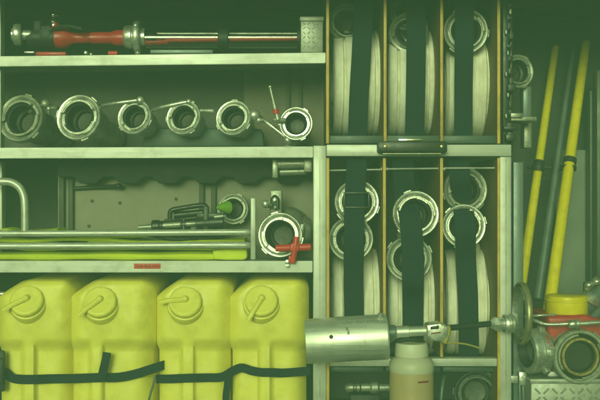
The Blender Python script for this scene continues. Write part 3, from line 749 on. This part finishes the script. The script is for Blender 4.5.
# top band, engraved plate, screw
bm = B()
lathe(bm, p0 + ax * L(31), ax, [(R * .99, 0), (R * 1.02, 0), (R * 1.02, L(44)), (R * .99, L(44))], 30, True, *((math.radians(20), math.radians(120)) if False else (0, 1.2)), up=fr) 
obj('top_band', bm, STEEL, brl)
bm = B(); q = onbar(24.5, .28, 1.0); dirn = (q - (p0 + ax * L(24.5))).normalized(); lathe(bm, q, dirn, [(L(1.9), -.002), (L(1.9), .001), (L(1.2), .0016), (0, .0016)], 14); islands('screw', bm, RUB, brl)
bm = B()
for i in range(11):
    a_ = .93 + .02 * math.sin(i * 2.3); w_ = 1.3 + .9 * ((i * 7) % 3)
    q = onbar(37 + i * 3.3, a_, 1.022); dq = (q - (p0 + ax * L(37 + i * 3.3))).normalized(); sd = ax.cross(dq)
    box(bm, q, (L(w_), .0006, L(2.0)), (ax, dq, sd))
for (s, a_, rot) in ((40, .60, .9), (40, .60, -.9), (41, .42, 1.1), (41, .42, -1.1)):
    q = onbar(s, a_, 1.022); dq = (q - (p0 + ax * L(s))).normalized(); sd = ax.cross(dq)
    e1 = ax * math.cos(rot) + sd * math.sin(rot); e2 = dq.cross(e1)
    box(bm, q, (L(4.2), .0006, L(.9)), (e1, dq, e2))
obj('engraving', bm, INK, brl)
bm = B(); q = onbar(73, 1.15, 1.0); dq = (q - (p0 + ax * L(73))).normalized(); lathe(bm, q, dq, [(L(3.6), -.004), (L(3.6), .004), (L(2.6), .004), (L(2.6), .010), (L(1.4), .012), (0, .012)], 8); obj('clamp_bolt', bm, CAST, brl)
# neck, tube, trigger valve
a0_ = p1 + (W(388, 332.5, DN) - p1); a1_ = W(395, 332.3, DN); a2 = W(428, 330.6, DN)
bm = B(); cyl(bm, W(386.5, 332.6, DN), W(395.5, 332.2, DN), L(7.2), L(7.0), 32, .0015); obj('neck', bm, GREYP, t)
bm = B(); cyl(bm, W(395.5, 332.2, DN), a2, L(5.3), L(4.7), 28, .001); cyl(bm, W(396, 332, DN), W(409, 331.4, DN), L(5.7), L(5.7), 28, .001); obj('inlet_tube', bm, STEEL, t)
bm = B()
prism(bm, [(426.5, 325), (440.5, 322.8), (443.5, 325), (448, 326.5), (449, 336), (443, 342.5), (434, 341.5), (430, 338), (427, 336.5)], DN - .022, DN + .022, .0035, 3)
vb = obj('valve', bm, CAST, t)
bm = B(); prism(bm, [(430.5, 326.8), (439, 325.6), (439, 329), (430.5, 330)], DN - .0232, DN - .018, .0012, 2); obj('valve_window', bm, RUB, vb)
bm = B(); prism(bm, [(431, 333), (441, 331.8), (441, 333.2), (431, 334.4)], DN - .0228, DN - .018, .0006, 1); obj('valve_mark', bm, INKR, vb)
bm = B(); tube(bm, [W(447.5, 326, DN - .012), W(448.5, 332, DN - .014), W(446.5, 338, DN - .016), W(444.5, 343, DN - .016)], L(2.6), 10); tube(bm, [W(444.5, 343.5, DN - .014), W(455, 343, DN - .012), W(467, 344.5, DN - .008), W(480, 348.3, DN)], L(.9), 8); obj('pull_cord', bm, CORD, t)
bm = B(); tube(bm, [W(448, 328, DN + .0), W(462, 326.8, DN + .01), W(478, 325, DN + .02), W(494, 323.5, DN + .03)], L(2.9), 14); obj('feed_hose', bm, RUB, t)
bm = B(); e0 = W(489.5, 324, DN + .03); e1 = W(513.5, 323.5, DN + .035); axn = e1 - e0; u = axn.length
lathe(bm, e0, axn, [(0, 0), (L(3.6), 0), (L(5.5), u * .12), (L(7.2), u * .22), (L(7.2), u * .40)], 6); lathe(bm, e0, axn, [(L(5.8), u * .38), (L(5.8), u * .58), (L(8.6), u * .60), (L(9.2), u * .65), (L(9.2), u * .76), (L(7), u * .78), (L(7), u * .84), (L(9.4), u * .86), (L(9.4), u * .96), (L(8), u), (0, u)], 36)
obj('end_coupling', bm, CAST, t)
# curved rubber bracket under the tube
bm = B(); tube(bm, [W(391, 346, -.03), W(398, 341, -.045), W(410, 338.8, -.05), W(420, 341, -.045), W(427, 346, -.03)], L(2.4), 12)
tag(obj('rubber_bracket', bm, RUB), 'curved black rubber bracket under the foam nozzle above the bottle cap', 'bracket')

# bottle
DBt = -.045
t = thing('plastic_bottle', W(411, YB, DBt), 'milky plastic bottle with amber liquid and a white cap', 'bottle')
bx = W(411.5, 0, DBt).x; R = L(22.3, DBt)
def zpx(py): return W(0, py, DBt).z
o = Vector((bx, DBt, FLOORZ)); z = lambda py: zpx(py) - FLOORZ
bm = B(); lathe(bm, o, (0, 0, 1), [(0, .001), (R * .9, .001), (R * .985, .006), (R * .985, z(371)), (R * .985, z(370.6)), (0, z(370.6))], 48); obj('liquid', bm, LIQ, t)
bm = B(); lathe(bm, o, (0, 0, 1), [(R * .99, z(371)), (R, z(370)), (R, z(366.5)), (R * .985, z(363)), (R * .90, z(359)), (R * .70, z(356.2)), (R * .66, z(355)), (R * .66, z(353)), (0, z(353))], 48); obj('shoulder', bm, BOTT, t)
bm = B(); lathe(bm, o, (0, 0, 1), [(R * .6, z(356)), (R * .74, z(355.6)), (R * .76, z(354.5)), (R * .73, z(344.5)), (R * .69, z(342.6)), (0, z(342.4))], 60, wob=lambda a, q: 1 + .012 * math.sin(a * 30)); obj('cap', bm, BCAP, t)
bm = B()
for (xa, xb, yy, k) in ((415.5, 427, 377.4, 1), ):
    lathe(bm, o, (0, 0, 1), [(R * .99, z(379)), (R * 1.004, z(379)), (R * 1.004, z(377.3)), (R * .99, z(377.3))], 12, True, -PI / 2 + .16, -PI / 2 + .72, up=(0, 1, 0))
obj('printed_mark', bm, INKR, t)

# lower bay odds and ends
t = thing('small_hose_fitting', W(368, YB, .09), 'small metal hose fitting low in the bay left of the bottle', 'fitting')  # its metal is darkened to stand in for shade in the low bay
bm = B(); a = W(345, 387.5, .08); lathe(bm, a, (1, 0, 0), [(0, 0), (L(3), 0), (L(5), L(3)), (L(5), L(8)), (L(3.4), L(9)), (L(3.4), L(11)), (L(4.6), L(12)), (L(4.6), L(15)), (0, L(15))], 26); obj('nipple', bm, CASTD, t)
bm = B(); lathe(bm, W(361, 387.5, .08), (1, 0, 0), [(0, 0), (L(4.4), 0), (L(4.4), L(9)), (L(6), L(11)), (L(6), L(17)), (L(4), L(19)), (L(4), L(33)), (0, L(33))], 26); obj('ferrule', bm, CASTD, t)
bm = B(); tube(bm, [W(394, 387.5, .09), W(420, 390, .12), W(440, 410, .14)], L(4), 14); obj('tail_hose', bm, RUB, t)
for (zz, px) in ((0, 352), ): 
    bm = B(); pbox(bm, 350, 395, 380, YB, .07, .12, .004); obj('holder_block', bm, RUB, t)
t = thing('stored_suction_coupling', W(476, YB, .12), 'large dark suction coupling low in the bay right of the bottle', 'coupling')
coupling(t, W(477, 394, .07), (-.1, -1, .1), L(23, .07), mat('shade_darkened_metal', (.035, .04, .036), .5, .4, 40, .3, .2), 20, depth=1.3, inner=.66)  # near-black metal colour stands in for the shade of this bay
bm = B(); tube(bm, [W(440, 432, .12), W(441, 400, .11), W(444, 378, .13), W(450, 368, .2)], L(2.2), 12)
tag(obj('dark_hose_end', bm, GREYP), 'thin grey tube rising in the bay right of the bottle', 'tube')

# =================================================================== RIGHT-HAND LOCKER
bm = B(); pbox(bm, 556, 150, 640, 320, .44, .45); 
rp_ = tag(obj('partition_panel', bm, mat('grey_green_panel', (.17, .19, .165), .1, .55, 10, .2, .08, dirt=(.12, .12, .09), dirt_amt=.6, dirt_scale=6)), 'grey partition panel behind the yellow poles', 'panel')
bm = B(); pbox(bm, 597, 70, 612, 300, .34, .38, .003); pbox(bm, 590, 90, 596, 290, .39, .43, .003)
tag(obj('rear_upright', bm, mat('dull_upright', (.08, .09, .078), .3, .5, 16, .2, .06)), 'dull grey upright at the right edge behind the poles', 'upright')
def pole(name, x0, y0, x1, y1, r0, r1, da, db, m, label, cat, band=None, grp=None):
    a = W(x0, y0, da); b_ = W(x1, y1, db)
    t = thing(name, b_, label, cat, grp)
    bm = B(); cyl(bm, b_, a, L(r1, db), L(r0, da), 24, .002); obj('shaft', bm, m, t)
    if band:
        bm = B(); p = b_.lerp(a, band); v = (a - b_).normalized(); cyl(bm, p - v * .008, p + v * .008, L(r1 + 1.0, db), None, 24, .001); obj('clip_band', bm, RUB, t)
    return t
pole('yellow_pole', 555.5, 46, 519.5, 300, 3.6, 4.9, .46, .20, YEL, 'thinner yellow pole leaning at the left of the grey rod', 'pole', .51, 'yellow poles in the right locker')
pole('yellow_pole', 586, 42, 548.5, 314, 4.4, 6.2, .44, .12, YEL, 'thicker brighter yellow pole leaning behind the yellow cap', 'pole', .53, 'yellow poles in the right locker')
pole('grey_rod', 573.5, 47, 538, 300, 2.2, 5.0, .46, .22, GREYP, 'grey metal rod leaning between the two yellow poles', 'rod')
bm = B(); ca = W(528, 163, .22); pbox(bm, 529, 166, 576, 169, .345, .375, .003)
for px, dd, q in ((538, .317, 6.4), (557, .35, 5.8), (568.5, .29, 7.6)): lathe(bm, W(px, 168, dd), (.13, .1, 1), [(L(q, dd), -.006), (L(q, dd), .006), (L(q - 1, dd), .006), (L(q - 1, dd), -.006)], 20, True)
pbox(bm, 537, 178, 554, 180, .345, .37, .002)
tag(obj('pole_clamp', bm, RUB), 'black rubber clamp bar holding the leaning poles', 'clamp')
# upper ring coupling behind the latch rail
t = thing('hung_coupling', W(520, 150, .14), 'worn hose coupling hanging behind the rack latch rail', 'coupling')
coupling(t, W(518.5, 71, .11), (.25, -1, .05), L(17, .11), CASTD, 20, inner=.72)
bm = B(); pbox(bm, 523, 86, 532, 118, .13, .17, .004); obj('stem', bm, GREYP, t)
# shelf arm
bm = B(); pbox(bm, 511, 116.5, 537, 121, .03, .12, .002); pbox(bm, 524, 122, 532, 148, .11, .15, .003)
tag(obj('support_arm', bm, CASTD), 'short grey support arm sticking out right of the latch rail', 'arm')
# hand wheel seen edge-on
t = thing('metal_hoop', W(521, 346, -.02), 'tall thin metal hoop seen nearly edge on beside the rack post', 'hoop')
c = W(521.5, 313.5, -.01); A = Vector((-1, -.03, .02)).normalized(); R = L(31.5)
bm = B(); lathe(bm, c, A, [(R * (1 - .06 + .06 * math.cos(2 * PI * k / 12)), R * .10 * math.sin(2 * PI * k / 12)) for k in range(12)], 64, True); obj('rim', bm, mat('dull_brass', (.36, .33, .19), .6, .42, 50, .2, .15, dirt=(.10, .10, .06), dirt_amt=.7, dirt_scale=24), t)
bm = B(); lathe(bm, c, A, [(R * .84, .004), (R * .80, .007), (R * .80, -.007), (R * .84, -.004)], 64, True); obj('inner_band', bm, CASTD, t)
# red hose divider
DV = -.01
t = thing('hose_divider', W(565, 378, .05), 'red hose dividing valve with a yellow cap and round silver outlets', 'hose divider')
bm = B(); prism(bm, [(546, 316), (588, 315), (606, 322), (640, 326), (640, 352), (600, 360), (585, 371), (550, 371), (548, 350), (547.5, 325)], .0, .17, .012, 4); cyl(bm, W(566, 340, .08), W(566, 316.5, .08), L(22, .08), L(21, .08), 36, .003)
cyl(bm, W(570, 349, .05), W(544, 350, .03), L(17), L(16), 28, .003)
obj('valve_body', bm, RED, t)
bm = B(); ck = W(566.5, 316.5, .06); Rk = L(20.5, .06); hk = L(21.5, .06)
lathe(bm, ck, (0, 0, 1), [(0, 0), (Rk * .98, 0), (Rk, .002), (Rk, hk * .72), (Rk * 1.03, hk * .74), (Rk * 1.03, hk * .80), (Rk * .98, hk * .84), (Rk * .97, hk * .96), (Rk * .9, hk), (0, hk)], 60, wob=lambda a, q: 1 + .008 * math.sin(a * 26)); obj('yellow_cap', bm, YCAP, t)
c = W(580.5, 357, -.035); A = Vector((.06, -1, .03)); R = L(27.5, -.035)
bm = B(); lathe(bm, c, A, [(R * .84, -.035), (R * .84, -.002), (R * .87, 0), (R * .955, 0), (R, -.003), (R, -.018), (R * .95, -.021), (R * .93, -.034), (R * .97, -.036), (R * .97, -.046), (R * .80, -.05), (R * .78, -.09), (R * .5, -.09), (R * .5, -.035)], 72, True)
for k in range(3): arcblock(bm, c, A, R * .96, R * 1.06, -.017, -.004, 40 + 120 * k, 58 + 120 * k, 6)
cp = obj('front_outlet', bm, CASTD, t)
bm = B(); lathe(bm, c, A, [(R * .845, -.03), (R * .835, -.008), (R * .80, -.010), (R * .74, -.013), (R * .72, -.03)], 60); obj('seal', bm, RUB, cp)
bm = B()
for k in (0, 180): arcblock(bm, c, A, R * .745, R * .83, -.016, .001, 95 + k, 215 + k, 22)
obj('claw_ring', bm, CASTD, cp)
bm = B(); lathe(bm, c, A, [(R * .57, -.03), (R * .57, -.003), (R * .60, .001), (R * .685, .001), (R * .715, -.003), (R * .715, -.03)], 60, True); obj('gold_ring', bm, BRASS, cp)
bm = B(); lathe(bm, c, A, [(R * .575, -.006), (R * .55, -.016), (R * .5, -.019), (0, -.019)], 48); obj('bore', bm, RUB, cp)
# side outlet
A = Vector((-.965, -.26, -.04)).normalized(); c = W(530, 351, .006); R = L(22.5)
bm = B(); lathe(bm, c, A, [(0, -.05), (R * .72, -.05), (R * .72, -.038), (R * .95, -.036), (R * .98, -.032), (R * .98, -.016), (R * .90, -.014), (R * .90, -.008), (R, -.006), (R, .006), (R * .93, .010), (R * .7, .010), (R * .66, .004), (R * .62, -.01), (0, -.012)], 56)
so = obj('side_outlet', bm, CAST, t)
bm = B(); lathe(bm, c + A * .0, A, [(R * .60, -.012), (R * .72, .012), (R * .66, .013), (R * .56, -.008)], 40, True); obj('seal', bm, RUB, so)
x, y, tt = frame(A)
bm = B()
for k, (aa, s) in enumerate(((.75, 0), (.63, 0), (.50, 0), (.36, 0))):
    # little red strokes on the outlet's outer ring
    for sgn in (1,):
        dirv = None
        best = None
        ang = aa
        v = (Vector((0, 0, 1)) - A * A.z).normalized(); w_ = A.cross(v); w_ = w_ if w_.y < 0 else -w_
        dv = v * math.sin(ang) + w_ * math.cos(ang)
        q = c - A * (.024 + .003 * (k % 2)) + dv * R * .985
        box(bm, q, (.0075 - .002 * (k % 2), .0012, .0030), (A, dv, A.cross(dv)))
obj('red_marking', bm, REDB, so)
v = (Vector((0, 0, 1)) - A * A.z).normalized(); w_ = A.cross(v); w_ = w_ if w_.y < 0 else -w_
bm = B()
for ang in (.05, -.95, 1.35):
    dv = v * math.sin(ang) + w_ * math.cos(ang); box(bm, c - A * .025 + dv * R * 1.03, (.015, .010, .016), (A, dv, A.cross(dv)), .002)
islands('lug', bm, CAST, so)
# lever with nut
bm = B(); tube(bm, [W(527, 317, .0), W(536, 321, -.02), W(545, 324, -.03), W(556, 324.4, -.035), W(568, 323.8, -.04)], L(1.7), 14); tube(bm, [W(525, 316.5, .02), W(540, 315.4, .0), W(556, 314.8, .01)], L(1.3), 10)
lv = obj('lever', bm, CAST, t)
bm = B(); lathe(bm, W(568, 324.4, -.04), (1, 0, .06), [(0, 0), (L(3), 0), (L(4.2), .004), (L(4.2), .013), (L(3), .016), (L(4.6), .018), (L(4.6), .024), (L(2.2), .026), (L(2.2), .15), (0, .15)], 20); obj('lever_nut', bm, CAST, lv)
bm = B(); pbox(bm, 548, 371.5, 618, 379, .02, .14, .003); obj('base_plate', bm, ALU, t)
# silver clamp pipes at the right edge
t = thing('pipe_clamp', W(610, 320, .06), 'silver pipe clamp slanting at the right picture edge', 'clamp')
bm = B(); cyl(bm, W(576, 318, .10), W(618, 270, .04), L(8.0), L(9), 28, .003); cyl(bm, W(588, 322, .11), W(622, 284, .06), L(6), L(6), 24, .003); obj('pipe', bm, GREYP, t)
bm = B(); v = (W(618, 270, .04) - W(576, 318, .10)).normalized(); p = W(590, 300, .075) ; cyl(bm, p, p + v * .02, L(10.5), None, 28, .002); ball(bm, W(588.5, 285, .04), L(4.2), 16, .8); ball(bm, W(596.5, 281.5, .03), L(4.4), 16, .8); cyl(bm, W(586, 289, .05), W(598, 278, .03), L(3.2), None, 14, .001); obj('collar', bm, CAST, t)
bm = B(); pbox(bm, 590, 284, 602, 326, .14, .2, .003); obj('backing_block', bm, RUB, t)
# tread plate box under the divider
t = treadplate(531, 380.5, 660, 440, -.03, .25, 'tread_plate_step', 'tread plate box top under the red hose divider', 'box', 12)
bm = B(); pbox(bm, 506, 376, 518, 383.5, .02, .05, .002); pbox(bm, 519, 372, 527, 386, .03, .07, .003)
tag(obj('catch_block', bm, CAST), 'small silver catch block right of the rack post at the bottom', 'catch')
bm = B(); 
for k, px in enumerate((520.5, 524, 527.5, 531)): tube(bm, [W(px + 3, 352, .09), W(px, 372, .05 + .01 * k), W(px - 1, 390, .03 + .01 * k), W(px + 1, 425, .03 + .01 * k)], L(1.1), 8)
tag(obj('wire_bundle', bm, GREYP), 'bundle of thin grey wires hanging left of the tread plate box', 'wires')

# =================================================================== BLACK-LIFT VOLUME, LIGHT, CAMERA
BLACK_LIFT = 0.108  # density of an even green volume added to lift the blacks, like faded grading
hz = bpy.data.materials.new('black_lift_volume'); hz.use_nodes = True
nt = hz.node_tree; nt.nodes.clear()
o = nt.nodes.new('ShaderNodeOutputMaterial'); pv = nt.nodes.new('ShaderNodeVolumePrincipled')
pv.inputs['Color'].default_value = (.52, .97, .74, 1); pv.inputs['Density'].default_value = BLACK_LIFT; pv.inputs['Anisotropy'].default_value = 0.0
nt.links.new(pv.outputs[0], o.inputs['Volume'])
bm = B(); lo = Vector((-1.35, -2.6, FLOORZ - 1.0)); hi = Vector((1.35, .75, W(0, YT - 50, DB).z + .05))
box(bm, (lo + hi) / 2, hi - lo); h = obj('black_lift_haze', bm, hz); h['kind'] = 'stuff'

SUN_EL, SUN_AZ = math.radians(14), math.radians(-10)   # azimuth measured from straight behind the camera, positive to the right
sd = Vector((math.sin(SUN_AZ) * math.cos(SUN_EL), -math.cos(SUN_AZ) * math.cos(SUN_EL), math.sin(SUN_EL)))
w = bpy.data.worlds.new('World'); sc.world = w; w.use_nodes = True
nt = w.node_tree; bg = nt.nodes['Background']
sky = nt.nodes.new('ShaderNodeTexSky'); sky.sky_type = 'NISHITA'; sky.sun_disc = False
sky.sun_elevation = SUN_EL; sky.sun_rotation = math.atan2(sd.x, sd.y)
sky.dust_density = 6; sky.air_density = 1.0; sky.ozone_density = 1.0
mx = nt.nodes.new('ShaderNodeMix'); mx.data_type = 'RGBA'; mx.blend_type = 'MULTIPLY'; mx.inputs[0].default_value = 1
mx.inputs[7].default_value = (.72, 1.0, .48, 1)
nt.links.new(sky.outputs[0], mx.inputs[6]); nt.links.new(mx.outputs[2], bg.inputs[0])
bg.inputs[1].default_value = 0.084
sl = bpy.data.lights.new('Sun', 'SUN'); sl.energy = 2.5; sl.angle = math.radians(22); sl.color = (.76, 1.0, .60)
so_ = bpy.data.objects.new('Sun', sl); COL.objects.link(so_); so_.rotation_euler = sd.to_track_quat('Z', 'Y').to_euler(); so_.location = (0, -3, 4)

cam = bpy.data.cameras.new('Camera'); cam.sensor_width = 36; cam.lens = 36 * D / (600 * S); cam.clip_start = .05; cam.clip_end = 200
co = bpy.data.objects.new('Camera', cam); COL.objects.link(co); co.location = (0, -D, H); co.rotation_euler = (PI / 2, 0, 0)
sc.camera = co
sc.view_settings.view_transform = 'Standard'; sc.view_settings.look = 'None'; sc.view_settings.exposure = 0.0; sc.view_settings.gamma = 1
sc.cycles.use_denoising = True
sc.cycles.max_bounces = 8; sc.cycles.volume_bounces = 1; sc.cycles.transparent_max_bounces = 8
